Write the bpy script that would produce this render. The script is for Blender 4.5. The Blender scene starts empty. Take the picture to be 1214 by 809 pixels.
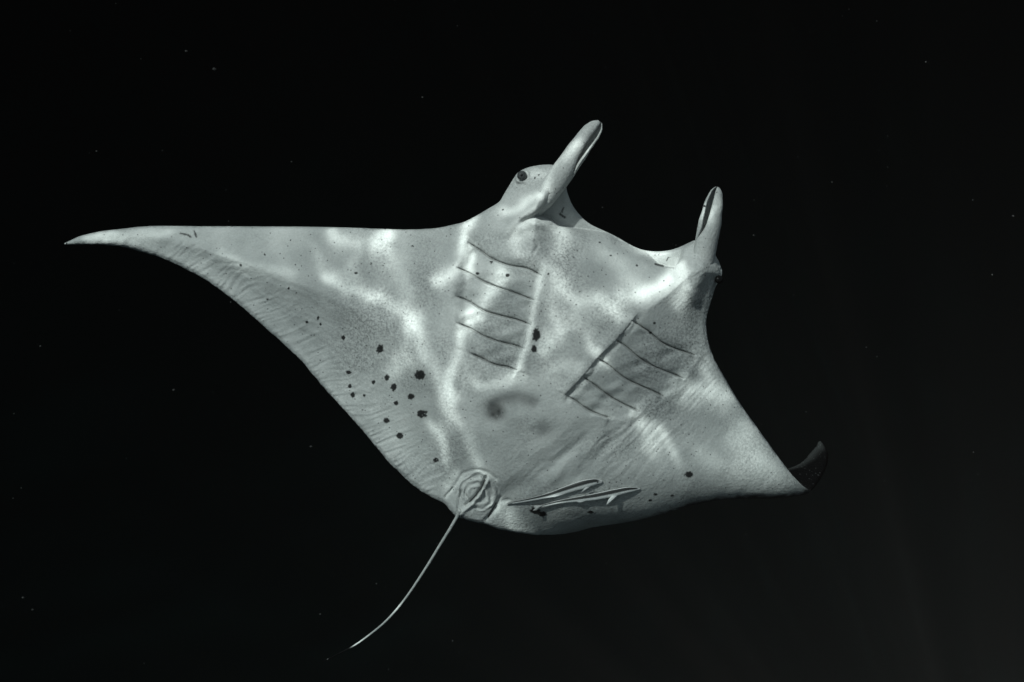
import bpy, math, random
import numpy as np
from mathutils import Matrix, Vector
from mathutils.geometry import delaunay_2d_cdt

random.seed(4)
rng = np.random.default_rng(4)
scn = bpy.context.scene
col = scn.collection

# ------------------------------------------------------------------ camera
PITCH = math.radians(40.0)                 # the diver looks down through the water
CAM = Vector((0.0, 0.0, -1.6))             # sea level is z = 0
F = Vector((0, math.cos(PITCH), -math.sin(PITCH)))
U = Vector((0, math.sin(PITCH), math.cos(PITCH)))
R = Vector((1, 0, 0))
RC = Matrix((R, U, -F)).transposed()       # columns: right, up, back
S = 0.003                                  # metres per unit of the plan drawing
D = 1167.0                                 # camera to manta, in plan units (3.5 m)
cam_data = bpy.data.cameras.new('camera')
cam_data.sensor_width = 36.0
cam_data.lens = 36.0 * D / 1214.0
cam_data.clip_start = 0.05
cam_data.clip_end = 1500.0
cam = bpy.data.objects.new('camera', cam_data)
cam.matrix_world = Matrix.Translation(CAM) @ RC.to_4x4()
col.objects.link(cam)
scn.camera = cam

# ------------------------------------------------------------------ light
LV = Vector((-0.39, 0.52, 0.76)).normalized()       # towards the sun: left, up, back
L = (RC @ LV).normalized()
elev = math.asin(L.z)
azim = math.atan2(L.x, L.y)
world = bpy.data.worlds.new('World')
scn.world = world
world.use_nodes = True
wn, wl = world.node_tree.nodes, world.node_tree.links
wn.clear()
sky = wn.new('ShaderNodeTexSky')
sky.sky_type = 'NISHITA'
sky.sun_disc = False
sky.sun_elevation = elev
sky.sun_rotation = azim
bg = wn.new('ShaderNodeBackground')
bg.inputs['Strength'].default_value = 0.12
wo = wn.new('ShaderNodeOutputWorld')
hs = wn.new('ShaderNodeHueSaturation')
hs.inputs['Saturation'].default_value = 0.2
wl.new(sky.outputs[0], hs.inputs['Color'])
wl.new(hs.outputs[0], bg.inputs['Color'])
wl.new(bg.outputs[0], wo.inputs['Surface'])
sd = bpy.data.lights.new('sun', 'SUN')
sd.energy = 5.0
sd.angle = math.radians(0.3)
sd.color = (1.0, 0.97, 0.93)
sun = bpy.data.objects.new('sun', sd)
sun.rotation_euler = (-L).to_track_quat('-Z', 'Y').to_euler()
sun.location = (0, 0, 10)
col.objects.link(sun)
scn.view_settings.view_transform = 'Standard'
scn.view_settings.look = 'None'
scn.view_settings.gamma = 1.0
scn.view_settings.use_curve_mapping = False
scn.view_settings.exposure = 1.34
scn.cycles.use_denoising = True
scn.cycles.max_bounces = 6
scn.cycles.volume_bounces = 0
scn.cycles.transparent_max_bounces = 12

# ------------------------------------------------------------------ numeric helpers
def ss(a, b, x):
    t = np.clip((x - a) / (b - a), 0, 1)
    return t * t * (3 - 2 * t)

def poly_dist(px, py, pts, closed=False):
    """distance, signed side and arc position of the nearest point on a polyline"""
    pts = np.asarray(pts, float)
    if closed:
        pts = np.vstack([pts, pts[:1]])
    best = np.full(px.shape, 1e18)
    side = np.zeros(px.shape)
    arc = np.zeros(px.shape)
    acc = 0.0
    for (ax, ay), (bx, by) in zip(pts[:-1], pts[1:]):
        dx, dy = bx - ax, by - ay
        ln = math.hypot(dx, dy) + 1e-9
        t = np.clip(((px - ax) * dx + (py - ay) * dy) / (ln * ln), 0, 1)
        ex, ey = px - (ax + t * dx), py - (ay + t * dy)
        d2 = ex * ex + ey * ey
        m = d2 < best
        best = np.where(m, d2, best)
        side = np.where(m, np.sign((px - ax) * dy - (py - ay) * dx), side)
        arc = np.where(m, acc + t * ln, arc)
        acc += ln
    return np.sqrt(best), side, arc

def inside(px, py, pts):
    pts = np.asarray(pts, float)
    c = np.zeros(px.shape, bool)
    n = len(pts)
    for i in range(n):
        ax, ay = pts[i]
        bx, by = pts[i - 1]
        if ay == by:
            continue
        cond = ((ay > py) != (by > py)) & (px < (bx - ax) * (py - ay) / (by - ay) + ax)
        c ^= cond
    return c

_lat = rng.random((256, 256))
def vnoise(x, y):
    xi, yi = np.floor(x).astype(int), np.floor(y).astype(int)
    fx, fy = x - xi, y - yi
    fx, fy = fx * fx * (3 - 2 * fx), fy * fy * (3 - 2 * fy)
    a = _lat[xi & 255, yi & 255]; b = _lat[(xi + 1) & 255, yi & 255]
    c = _lat[xi & 255, (yi + 1) & 255]; d = _lat[(xi + 1) & 255, (yi + 1) & 255]
    return (a * (1 - fx) + b * fx) * (1 - fy) + (c * (1 - fx) + d * fx) * fy - 0.5

def catmull(pts, n=6, closed=False):
    pts = [np.asarray(p, float) for p in pts]
    out = []
    m = len(pts)
    for i in range(m if closed else m - 1):
        p1, p2 = pts[i], pts[(i + 1) % m]
        p0 = pts[i - 1] if (closed or i > 0) else 2 * p1 - p2
        p3 = pts[(i + 2) % m] if (closed or i + 2 < m) else 2 * p2 - p1
        for k in range(n):
            t = k / n
            out.append(0.5 * (2 * p1 + (p2 - p0) * t + (2 * p0 - 5 * p1 + 4 * p2 - p3) * t * t
                              + (3 * p1 - p0 - 3 * p2 + p3) * t ** 3))
    if not closed:
        out.append(pts[-1])
    return np.array(out)

# ------------------------------------------------------------------ frame of the manta
CX, CY = 607.0, 404.5
O = np.array([642.0, 455.0])
EU = np.array([0.877, 0.480]); EV = np.array([0.480, -0.877])   # lateral, forward in the plan
def plan_to_view(x, y, w):
    """plan drawing (y down, w = height above the belly plane) -> metres in the view-aligned frame"""
    k = (D - w) / D
    return np.stack([(x - CX) * k * S, -(y - CY) * k * S, (w - D) * S], -1)
RCn = np.array(RC)
CAMn = np.array(CAM)
def view_to_world(p):
    return p @ RCn.T + CAMn
# the manta's own axes: x lateral, y forward, z out of the belly
Bx = Vector((EU[0], -EU[1], 0)).normalized()
By = Vector((EV[0], -EV[1], 0)).normalized()
Bz = Bx.cross(By)
ROOT = view_to_world(plan_to_view(np.array(O[0]), np.array(O[1]), np.array(0.0)))
BW = RC @ Matrix((Bx, By, Bz)).transposed()
BWn = np.array(BW)
def to_body(x, y, w):
    return (view_to_world(plan_to_view(x, y, w)) - ROOT) @ BWn
ROOT_M = Matrix.Translation(Vector(ROOT)) @ BW.to_4x4()

# ------------------------------------------------------------------ plan of the manta
left_lead = [(76, 289.3), (84, 285), (96, 279.8), (119, 274.5), (146, 271.3), (178.6, 268.2), (238, 268.4), (300, 268.6), (360, 268.9),
             (419, 270.2), (465, 272), (490, 272.2), (508, 271.3), (521, 270), (536, 266.8), (550, 263.3), (562, 257.5), (574, 250.5),
             (585, 244), (592.7, 238.5), (598, 229.5), (606, 216.4), (610, 210), (614, 204.8), (624, 199.5), (638.6, 196), (655, 195.5)]
jaw = [(664, 199), (669, 209), (671, 218), (672, 226), (675.7, 237), (680, 245.5), (686, 253.6), (692, 260), (700, 266), (710, 271), (721.7, 276.3), (733, 282),
       (745, 289), (754, 293.6), (763, 296.6), (772, 298), (781, 298.2), (790, 297.4), (799, 295.5), (808, 292), (816.5, 288)]
right_head = [(825, 285), (835, 287), (844, 296.5), (850.6, 307), (855, 317), (856.4, 323), (855, 329), (851.5, 335), (847.6, 342), (844, 354),
              (839.5, 369), (837.4, 379), (837.6, 390), (840, 406.8), (847.6, 427.5), (859.5, 448.5), (877, 478), (898, 507.6), (921.7, 540.5),
              (937.7, 562), (950, 579)]
right_wing = [(975, 622), (1005, 678), (1040, 745), (1062, 792), (1075, 830), (1054, 800), (1027, 764), (1003, 730), (974, 697), (935, 672), (889, 668),
              (835, 673), (782, 669), (740, 667), (702, 662), (673, 656.5), (643, 649.5), (623.5, 641), (604, 634.5), (586.5, 627.5), (573.5, 621.3)]
pelvic = [(568, 620.6), (555, 617.2), (545, 614), (540.7, 612.4), (533, 604.5), (526, 596.6)]
left_trail = [(508.5, 588), (488.7, 574.4), (461.5, 548.5), (436.8, 518.8), (409.7, 488), (384, 460), (374.3, 448), (356.5, 427), (332.8, 405),
              (303, 378.3), (273.5, 353), (243.8, 332.3), (214, 316), (187.5, 304.7), (160.8, 296.7), (134, 291.4), (104.5, 289.4), (88, 289.9)]
outline_ctrl = left_lead + jaw + right_head + right_wing + pelvic + left_trail
OUT = catmull(outline_ctrl, 5, True)

def resample(pts, step):
    p = np.vstack([pts, pts[:1]])
    seg = np.hypot(*(p[1:] - p[:-1]).T)
    s = np.concatenate([[0], np.cumsum(seg)])
    n = int(s[-1] / step)
    t = np.linspace(0, s[-1], n, endpoint=False)
    return np.stack([np.interp(t, s, p[:, 0]), np.interp(t, s, p[:, 1])], -1)
OUT = resample(OUT, 2.0)
# fine raggedness of the trailing edge of the wing
_e = np.arange(len(OUT))
_tr, _, _ = poly_dist(OUT[:, 0], OUT[:, 1], left_trail)
_amp = np.where(_tr < 2, 0.5, 0.12)
OUT = OUT + (np.stack([vnoise(_e * 0.31, _e * 0 + 3), vnoise(_e * 0.31, _e * 0 + 9)], -1)) * _amp[:, None] * 1.6

OUT3 = OUT[::3]

gillL = [[(555.6, 287.8), (571, 297.8), (584.5, 307), (604.6, 314.5), (624.6, 318), (642, 326.7)],
         [(540.5, 316.7), (555.6, 323.4), (575.6, 334.5), (595.7, 342.3), (615.7, 349), (633, 356)],
         [(540, 350.8), (557.8, 358), (573.4, 368), (593.4, 374), (613.5, 379), (629, 385)],
         [(541, 382.4), (557.8, 389.5), (573.4, 398), (589, 404), (609, 409), (621, 413)],
         [(556.7, 418.4), (571, 424.6), (586.8, 432), (602, 435), (612, 438.4)]]
gillR = [[(748.6, 379.8), (761, 387.7), (769.8, 393.6), (782.6, 404.5), (798.5, 412.4), (824, 421)],
         [(731, 403.5), (743, 411.4), (759, 425), (776.7, 435), (794.5, 442), (810, 448.6)],
         [(709.4, 425.3), (723, 434), (739, 447), (759, 457), (774.7, 463.8), (786.6, 469.8)],
         [(691.6, 447), (705.5, 457), (723, 469.8), (741, 479.7), (758, 487.6)],
         [(673, 469.8), (683.7, 475.7), (695.6, 484.6), (711.4, 491.5), (725, 496.5)]]
gillL = [catmull(g, 4) for g in gillL]
gillR = [catmull(g, 4) for g in gillR]
innerL = catmull([(650, 303), (644, 327), (634.5, 357), (630, 385), (622, 413), (613, 440), (606, 452)], 4)
innerR = catmull([(762, 366), (753, 376), (731, 402.5), (709, 424), (691, 446), (667, 471), (655, 481)], 4)
outerL = [(551, 276), (545, 300), (538, 318), (536, 350), (538, 382), (551, 418), (556, 440)]
outerR = [(836, 395), (829, 420), (813, 450), (790, 473), (761, 491), (728, 501), (705, 505)]
lipL = catmull([(620, 263), (628, 259), (639, 257.6), (651, 261.5), (659, 267.5), (665, 270.4), (683, 273.4), (706.6, 276.6), (722.4, 279), (735, 284.5)], 4)
lipR = catmull([(733, 283.5), (741, 287.5), (755.8, 295.6), (765.7, 302.5), (773.6, 309.5), (779, 314.5), (788, 318), (798, 319.5)], 4)
mouthL = np.vstack([lipL, [(728, 272), (700, 258), (684, 236), (680, 205), (668, 196)], [(661, 219), (649, 238), (638, 251)]])
mouthR = np.vstack([lipR, [(806, 310), (812, 296), (820, 280), (790, 288), (760, 287), (742, 279)]])
finridgeL = [(690, 170), (650, 226), (632, 248), (617, 262), (596, 284)]
finridgeR = [(841, 275), (835, 315), (826, 338), (816, 356), (800, 380)]
wingridge = catmull([(150, 277), (200, 283), (260, 303), (330, 328), (400, 357), (450, 385), (490, 425), (520, 470), (540, 520), (548, 560)], 4)

spots = [(450.4, 414.4, 4.3, 4.6), (407, 400.4, 2.4, 3.0), (498, 445, 6.3, 6.0), (413.4, 441.7, 3.0, 2.4), (458.8, 447.6, 2.9, 4.2), (442.7, 453.5, 2.2, 2.6),
         (466.8, 459, 3.7, 4.4), (487, 470.4, 4.1, 4.2), (415, 458, 2.4, 2.4), (418, 468.3, 3.2, 3.2), (432, 469, 1.6, 1.6), (635.8, 397, 4.6, 8.0),
         (633.4, 414, 3.4, 4.6), (363.6, 382, 1.8, 1.8), (377, 377.5, 1.5, 2.4), (380, 384.4, 1.3, 1.5), (469.7, 478, 2.8, 2.8), (458.3, 498.6, 3.8, 3.2),
         (499.8, 491, 6.0, 4.8), (474, 516.9, 4.5, 4.2), (516.6, 545.8, 3.2, 2.7), (285.4, 314.5, 1.9, 1.7), (342, 342, 1.3, 1.6), (317, 355, 1.3, 1.2),
         (582.7, 310.7, 2.0, 1.3), (566, 324.5, 2.2, 1.7), (602, 326.7, 2.4, 2.0), (817, 558, 4.6, 2.7), (777, 576.6, 2.8, 1.4), (797, 578.5, 2.4, 1.2),
         (771, 583, 2.4, 1.4), (634.5, 601, 6.2, 4.8), (642.4, 604.6, 5.2, 4.2), (700, 596.5, 4.2, 2.0), (314, 302, 1.2, 1.1), (755, 315, 1.2, 1.3),
         (711, 287.5, 1.4, 1.1), (724, 303, 1.1, 1.0), (771, 395, 2.0, 1.6), (776, 383, 1.6, 1.6), (650, 325, 1.3, 1.2), (489, 292, 2.0, 1.0),
         (422, 324, 2.0, 1.4), (440, 312, 1.2, 1.0), (596, 249, 1.3, 1.1), (639, 207.5, 1.3, 1.0), (634, 211, 0.9, 1.6)]
K = np.array([565.0, 583.5]); KA = np.array([-0.563, 0.826]); KB = np.array([0.826, 0.563])
Y0 = 547.0
def bend_radius(x):
    return np.interp(x, [500, 560, 600, 643, 702, 740, 775, 820, 860, 950, 1100], [900, 400, 165, 102, 73, 64, 53, 38, 32, 35, 36])

def belly(x, y):
    """height of the belly skin over the mid sheet of the animal"""
    d, _, arc = poly_dist(x, y, OUT3, True)
    rx, ry = x - O[0], y - O[1]
    u = rx * EU[0] + ry * EU[1]; v = rx * EV[0] + ry * EV[1]
    h = 3.6 * np.sqrt(1 - (1 - np.clip(d / 6.0, 0, 1)) ** 2) + 12 * (1 - np.exp(-d / 55.0))
    torso = np.exp(-(np.abs(u) / 150.0) ** 2.4) * ss(-200, -20, v)
    h = h + 34 * torso * ss(0, 75, d)
    # head block
    h = h + 12 * ss(120, 210, v) * ss(0, 22, d)
    # slope of the wing behind its muscle ridge
    wd, ws, _ = poly_dist(x, y, wingridge)
    beh = wd * (ws < 0)
    lw = ss(-60, -150, u)
    h = h + 5.0 * np.exp(-(wd / 22) ** 2) * lw
    h = h - (14 * (1 - np.exp(-beh / 40.0))) * ss(0, 26, d) * ss(-40, -130, u)
    # wrinkles towards the trailing edge
    td, _, ta = poly_dist(x, y, left_trail)
    wob = 14 * vnoise(ta / 34 + 3, td / 30)
    fr = vnoise((ta + td * 0.45 + wob) / 2.4, td / 24.0)
    h = h + 3.0 * fr * np.exp(-td / 34.0) * ss(0.4, 5, td) * ss(-25, -60, u)
    h = h + 1.3 * vnoise((ta * 0.25 + td + wob) / 3.1, ta / 40.0) * ss(10, 40, td) * ss(110, 60, td) * ss(-120, -200, u)
    # gills
    for slits, inner, outer, sgn, rec in ((gillL, innerL, outerL, 1, 8.5), (gillR, innerR, outerR, -1, 5.2)):
        di, si, _ = poly_dist(x, y, inner)
        do, so, _ = poly_dist(x, y, outer)
        a = di * si * sgn        # positive on the gill side
        b = -do * so * sgn
        top, bot = slits[0], slits[-1]
        dt, st, _ = poly_dist(x, y, top); db, sb, _ = poly_dist(x, y, bot)
        inq = inside(x, y, np.vstack([inner, np.asarray(outer)[::-1]]))
        ends = ss(-16, 4, np.where(st < 0, dt, -dt)) * ss(-14, 4, np.where(sb > 0, db, -db))
        mask = inq * ends
        rin = ss(0, 8.0, di + 1.5 * vnoise(x / 9, y / 9)) if sgn > 0 else ss(0, 6.0, di + 5.0 * vnoise(x / 9, y / 9))
        h = h - rec * mask * rin * ss(0, 16, do)
        # raised rim of the belly plate beside the gills
        h = h + (3.2 if sgn > 0 else 2.2) * np.exp(-((di - 3) / 8) ** 2) * (~inq) * ends * ss(0, 30, d)
        h = h + 1.6 * np.exp(-(do / 7) ** 2) * ends * (0.5 + 2 * np.clip(vnoise(x / 13 + 5, y / 13) + 0.25, 0, 1))
        md = np.full(x.shape, 99.0)
        for gline in slits:
            gd, gs, ga = poly_dist(x, y, gline)
            glen = np.hypot(*(gline[1:] - gline[:-1]).T).sum()
            tap = ss(0, 10, ga) * ss(0, 7, glen - ga)
            tap = np.clip(tap + 0.12, 0, 1)
            wide = 0.80 + 0.9 * vnoise(ga / 9, gline[0, 0] + ga * 0)
            wide = np.clip(wide, 0.6, 1.2)
            h = h - 5.0 * tap * np.exp(-(gd / wide) ** 2)
            h = h + 7.0 * tap * np.exp(-gd / 5.0) * (gs < 0) * ss(0.2, 2.9, gd) - 1.6 * tap * np.exp(-gd / 5.0) * (gs > 0)
            md = np.minimum(md, gd)
        h = h + 4.5 * mask * (1 - np.exp(-md / 8.0)) * ss(0, 10, di) * ss(0, 12, do)
        # soft folds inside the flaps
        q = (x * 0.35 + y * 0.94) / 8.0
        h = h + 3.0 * mask * vnoise(q + 11, (x * 0.94 - y * 0.35) / 17.0)
    # streaks outside the right gills
    sx, sy = x * 0.72 - y * 0.69, x * 0.69 + y * 0.72
    dR, sR, _ = poly_dist(x, y, outerR)
    stre = vnoise(sy / 2.3 + 2 * vnoise(sx / 30, sy / 30), sx / 26.0) + 0.5 * vnoise(sy / 5.5 + 30, sx / 45.0)
    h = h + 1.1 * stre * np.exp(-((dR - 16) / 22) ** 2) * (sR * 1 > 0)
    h = h + 0.32 * stre * ss(60, 130, u) * ss(10, 40, dR)
    # furrows across the rear of the belly
    fy = (x * 0.62 + y * 0.78)
    fur = 0.6 * vnoise(fy / 3.6 + 2 * vnoise(x / 20, y / 20), (x * 0.78 - y * 0.62) / 26.0) + 0.8 * vnoise(fy / 9.0 + 5, (x * 0.78 - y * 0.62) / 45.0)
    h = h + 1.9 * fur * np.exp(-(((x - 680) / 75) ** 2 + ((y - 545) / 38) ** 2))
    # hollows
    h = h - 6.5 * np.exp(-(((x - 588) / 11) ** 2 + ((y - 489) / 12) ** 2))
    bd, _, _ = poly_dist(x, y, [(585, 482), (597, 474), (615, 472), (634, 478)])
    h = h - 2.6 * np.exp(-(bd / 6.5) ** 2)
    h = h - 3.5 * np.exp(-(((x - 647) / 11) ** 2 + ((y - 513) / 10) ** 2))
    h = h + 3.0 * np.exp(-(((x - 622) / 22) ** 2 + ((y - 497) / 16) ** 2))
    bd, _, _ = poly_dist(x, y, [(690, 520), (660, 545), (632, 562), (600, 582)])
    h = h - 4.5 * np.exp(-(bd / 11) ** 2)
    bd, _, _ = poly_dist(x, y, [(725, 520), (700, 552), (660, 572)])
    h = h - 3.0 * np.exp(-(bd / 8) ** 2)
    # ridges running back from the left gills and from the tail root
    for ln, wd_, am in (([(618, 262), (600, 275), (556, 268), (548, 300)], 9, 3.0), ([(541, 430), (536, 470), (548, 520), (570, 552)], 8, 3.0),
                        ([(470, 380), (500, 420), (522, 470), (538, 545)], 8, 2.2)):
        bd, _, _ = poly_dist(x, y, ln)
        h = h + am * np.exp(-(bd / wd_) ** 2)
    # chin pocket and lip
    h = h - 7 * np.exp(-(((x - 650) / 13) ** 2 + ((y - 288) / 15) ** 2))
    h = h + 4 * np.exp(-(((x - 641) / 14) ** 2 + ((y - 264) / 8) ** 2))
    bd, _, _ = poly_dist(x, y, [(632, 300), (638, 292), (634, 286)])
    h = h - 2.2 * np.exp(-(bd / 1.6) ** 2)
    for ln in (lipL, lipR):
        bd, _, _ = poly_dist(x, y, ln)
        h = h - 9 * np.clip(1 - bd / 11, 0, 1) ** 2
    # roots of the cephalic fins
    for ln, am in ((finridgeL, 15), (finridgeR, 9)):
        bd, _, ba = poly_dist(x, y, ln)
        tot = sum(math.dist(p, q) for p, q in zip(ln[:-1], ln[1:]))
        h = h + am * np.exp(-(bd / 11.0) ** 2) * ss(0, 42, tot - ba)
    bd, _, _ = poly_dist(x, y, [(622, 260), (612, 269), (604, 283)])
    h = h - 2.2 * np.exp(-(bd / 3.4) ** 2)
    bd, _, ba = poly_dist(x, y, [(818, 286), (812, 312), (817, 342), (826, 356)])
    h = h + 4.0 * np.exp(-(bd / 6) ** 2)
    rr = vnoise((x * 0.55 + y * 0.83) / 2.6, (x * 0.83 - y * 0.55) / 30)
    h = h + 1.8 * rr * np.exp(-(((x - 828) / 11) ** 2 + ((y - 328) / 22) ** 2))
    h = h + 5 * np.exp(-(((x - 849) / 9) ** 2 + ((y - 322) / 24) ** 2)) * ss(0, 5, d)
    # eye sockets
    for ex, ey, ea in ((618.6, 208.5, 4.5), (849, 331, 0.0)):
        er = np.hypot(x - ex, y - ey)
        h = h + ea * np.exp(-((er - 7.5) / 2.4) ** 2) - 5 * np.exp(-(er / 4.5) ** 2)
    bd, _, _ = poly_dist(x, y, [(614, 219), (622, 217), (629, 207)])
    h = h - 2.4 * np.exp(-(bd / 2.2) ** 2)
    # mouth
    for pl in (mouthL, mouthR):
        ins = inside(x, y, pl)
        pd, _, _ = poly_dist(x, y, pl[:len(lipL) if pl is mouthL else len(lipR)])
        qd, _, _ = poly_dist(x, y, [(673, 200), (661, 219), (649, 238), (638, 251), (622, 264)] if pl is mouthL else [(806, 318), (812, 296), (820, 284)])
        k = ins * ss(0, 3.2, pd) * ss(0, 5, qd)
        deep = -6 - 8 * np.exp(-pd / 14) + (3 if pl is mouthR else 0)
        h = h * (1 - k) + deep * k
    # cloaca and pelvic fins
    kx, ky = x - K[0], y - K[1]
    ka, kb = kx * KA[0] + ky * KA[1], kx * KB[0] + ky * KB[1]
    r = np.hypot(ka * 0.82, kb) + 4.5 * vnoise(kx / 12 + 3, ky / 12) + 2.5 * vnoise(kx / 6, ky / 6 + 9)
    h = h + 5.5 * np.exp(-(r / 26) ** 2)
    rings = np.sin(r * 2 * math.pi / 6.2 + 1.5 * vnoise(ka / 9, kb / 9 + 40))
    h = h + (1.1 + 1.6 * vnoise(kx / 10 + 20, ky / 10)) * rings * ss(4, 8, r) * ss(26, 19, r) * (ka < 16)
    sdist, sside, sa = poly_dist(x, y, [(576, 565), (571.5, 576), (564, 587), (553, 598)])
    h = h - 5.0 * np.exp(-(sdist / 1.9) ** 2)
    rdist, _, ra = poly_dist(x, y, [(578, 569), (570, 583), (560, 597), (544, 611)])
    h = h + 4.2 * np.exp(-(rdist / 2.6) ** 2)
    for ln, wd_, am in (([(528, 589), (537, 578.5)], 1.3, 3.2), ([(593, 588), (588, 600), (582, 609), (576, 616)], 2.6, 3.6), ([(540, 575), (549, 561), (562, 556.5), (577, 559), (588, 566)], 2.2, 2.0),
                        ([(546, 583), (545, 596), (543, 610)], 2.4, 2.6), ([(596, 592), (604, 590)], 2.0, 3.0)):
        bd, _, _ = poly_dist(x, y, ln)
        h = h - am * np.exp(-(bd / wd_) ** 2)
    tx, ty = x - 542, y - 611
    an = np.arctan2(-ty, tx); tr = np.hypot(tx, ty)
    h = h + 1.5 * vnoise(an * 7, tr / 40 + 8) * ss(3, 9, tr) * ss(34, 18, tr)
    # low, irregular swell of the skin
    h = h + (1.6 * vnoise(x / 27, y / 27) + 0.8 * vnoise(x / 11 + 7, y / 11)) * ss(4, 30, d)
    # rim: the upper jaw lies behind the belly plane
    jd, _, _ = poly_dist(x, y, jaw[2:-1])
    jw = ss(16, 4, jd)
    h = h * (1 - np.exp(-(d / 2.2) ** 2)) - 11 * jw * np.exp(-(d / 2.2) ** 2)
    return h, d, u, v

def sweep(x, y):
    """how far the mid sheet falls back out along the wings"""
    rx, ry = x - O[0], y - O[1]
    u = rx * EU[0] + ry * EU[1]
    return -80 * (np.clip(-u - 110, 0, None) / 450.0) ** 1.5 - 16 * (np.clip(u - 120, 0, 260) / 230.0) ** 1.5

def pose(x, y, h):
    """curl the right wing back and away over its fold, then give height"""
    m = sweep(x, y)
    Rr = bend_radius(x)
    s = np.clip(y - Y0, 0, None) * ss(500, 600, x)
    tmax = np.interp(x, [600, 850, 930, 1100], [2.3, 2.1, 1.88, 1.84])
    th = np.minimum(s / Rr, tmax)
    rest = s - th * Rr
    py = y - s + Rr * np.sin(th) + rest * np.cos(th)
    pw = -Rr * (1 - np.cos(th)) - rest * np.sin(th)
    py = py + h * np.sin(th)
    pw = pw + h * np.cos(th)
    q = np.clip(s - 45, 0, None)
    far = ss(880, 960, x)
    px = x - (0.50 * q - 10 * np.sin(np.clip(q / 245, 0, 1) * math.pi) - 0.06 * q) * far
    return px, py, pw + m

def skin_height(x, y):
    """visible belly height at a point of the plan, fold included"""
    x, y = np.atleast_1d(np.asarray(x, float)), np.atleast_1d(np.asarray(y, float))
    Rr = bend_radius(x)
    yy = np.clip(y - Y0, 0, None)
    th = np.arcsin(np.clip(yy / (Rr + 6), 0, 0.99)) * ss(500, 600, x)
    yu = np.where(y > Y0, Y0 + Rr * th * ss(500, 600, x) + (1 - ss(500, 600, x)) * yy, y)
    h, d, _, _ = belly(x, yu)
    return pose(x, yu, h)[2]

# ------------------------------------------------------------------ materials
def new_mat(name):
    m = bpy.data.materials.new(name)
    m.use_nodes = True
    n, l = m.node_tree.nodes, m.node_tree.links
    n.clear()
    out = n.new('ShaderNodeOutputMaterial')
    return m, n, l, out

def mixcol(n, l, fac, a, b):
    mx = n.new('ShaderNodeMix'); mx.data_type = 'RGBA'
    for sock, val in ((mx.inputs[0], fac), (mx.inputs[6], a), (mx.inputs[7], b)):
        if hasattr(val, 'links'):
            l.new(val, sock)
        else:
            sock.default_value = val
    return mx.outputs[2]

def mapr(n, l, val, a, b, c, d):
    mr = n.new('ShaderNodeMapRange')
    l.new(val, mr.inputs[0])
    for i, q in enumerate((a, b, c, d)):
        mr.inputs[i + 1].default_value = q
    return mr.outputs[0]

def mathn(n, l, op, a, b):
    mt = n.new('ShaderNodeMath'); mt.operation = op
    for i, q in enumerate((a, b)):
        if hasattr(q, 'links'):
            l.new(q, mt.inputs[i])
        else:
            mt.inputs[i].default_value = q
    return mt.outputs[0]

def skin_material():
    m, n, l, out = new_mat('manta_skin')
    p = n.new('ShaderNodeBsdfPrincipled')
    tc = n.new('ShaderNodeTexCoord')
    at = n.new('ShaderNodeAttribute'); at.attribute_name = 'dark_tone'
    fk = n.new('ShaderNodeAttribute'); fk.attribute_name = 'freckle'
    co = tc.outputs['Object']
    big = n.new('ShaderNodeTexNoise'); big.inputs['Scale'].default_value = 7; big.inputs['Detail'].default_value = 5
    l.new(co, big.inputs['Vector'])
    fine = n.new('ShaderNodeTexNoise'); fine.inputs['Scale'].default_value = 120; fine.inputs['Detail'].default_value = 3; fine.inputs['Roughness'].default_value = 0.7
    l.new(co, fine.inputs['Vector'])
    vor = n.new('ShaderNodeTexVoronoi'); vor.inputs['Scale'].default_value = 95
    l.new(co, vor.inputs['Vector'])
    pale = mixcol(n, l, mapr(n, l, big.outputs[0], 0.35, 0.68, 0, 1), (0.47, 0.485, 0.475, 1), (0.62, 0.63, 0.615, 1))
    grain = mapr(n, l, fine.outputs[0], 0.34, 0.62, 0.0, 1.0)
    g2 = mathn(n, l, 'MULTIPLY', mathn(n, l, 'SUBTRACT', 1.0, grain), mathn(n, l, 'ADD', 0.13, mathn(n, l, 'MULTIPLY', fk.outputs['Fac'], 0.60)))
    pale = mixcol(n, l, g2, pale, (0.10, 0.105, 0.105, 1))
    # isolated dark freckles
    sep = n.new('ShaderNodeSeparateColor'); l.new(vor.outputs['Color'], sep.inputs[0])
    pick = mapr(n, l, sep.outputs[0], 0.90, 0.93, 0, 1)
    dotm = mapr(n, l, vor.outputs['Distance'], 0.18, 0.30, 1, 0)
    fr = mathn(n, l, 'MULTIPLY', mathn(n, l, 'MULTIPLY', pick, dotm), 0.75)
    pale = mixcol(n, l, fr, pale, (0.05, 0.05, 0.05, 1))
    dk = mixcol(n, l, fine.outputs[0], (0.001, 0.001, 0.001, 1), (0.010, 0.0105, 0.011, 1))
    dk = mixcol(n, l, mathn(n, l, 'MULTIPLY', mapr(n, l, sep.outputs[1], 0.72, 0.74, 0, 1), mapr(n, l, vor.outputs['Distance'], 0.12, 0.26, 1, 0)), dk, (0.22, 0.22, 0.22, 1))
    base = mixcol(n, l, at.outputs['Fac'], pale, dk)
    l.new(base, p.inputs['Base Color'])
    p.inputs['Roughness'].default_value = 0.55
    l.new(mapr(n, l, at.outputs['Fac'], 0, 1, 0.18, 0.03), p.inputs['Specular IOR Level'])
    f2 = n.new('ShaderNodeTexNoise'); f2.inputs['Scale'].default_value = 105; f2.inputs['Detail'].default_value = 4
    l.new(co, f2.inputs['Vector'])
    bp = n.new('ShaderNodeBump'); bp.inputs['Strength'].default_value = 0.30; bp.inputs['Distance'].default_value = 0.009
    l.new(f2.outputs[0], bp.inputs['Height'])
    l.new(bp.outputs[0], p.inputs['Normal'])
    l.new(p.outputs[0], out.inputs['Surface'])
    return m
SKIN = skin_material()

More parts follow.
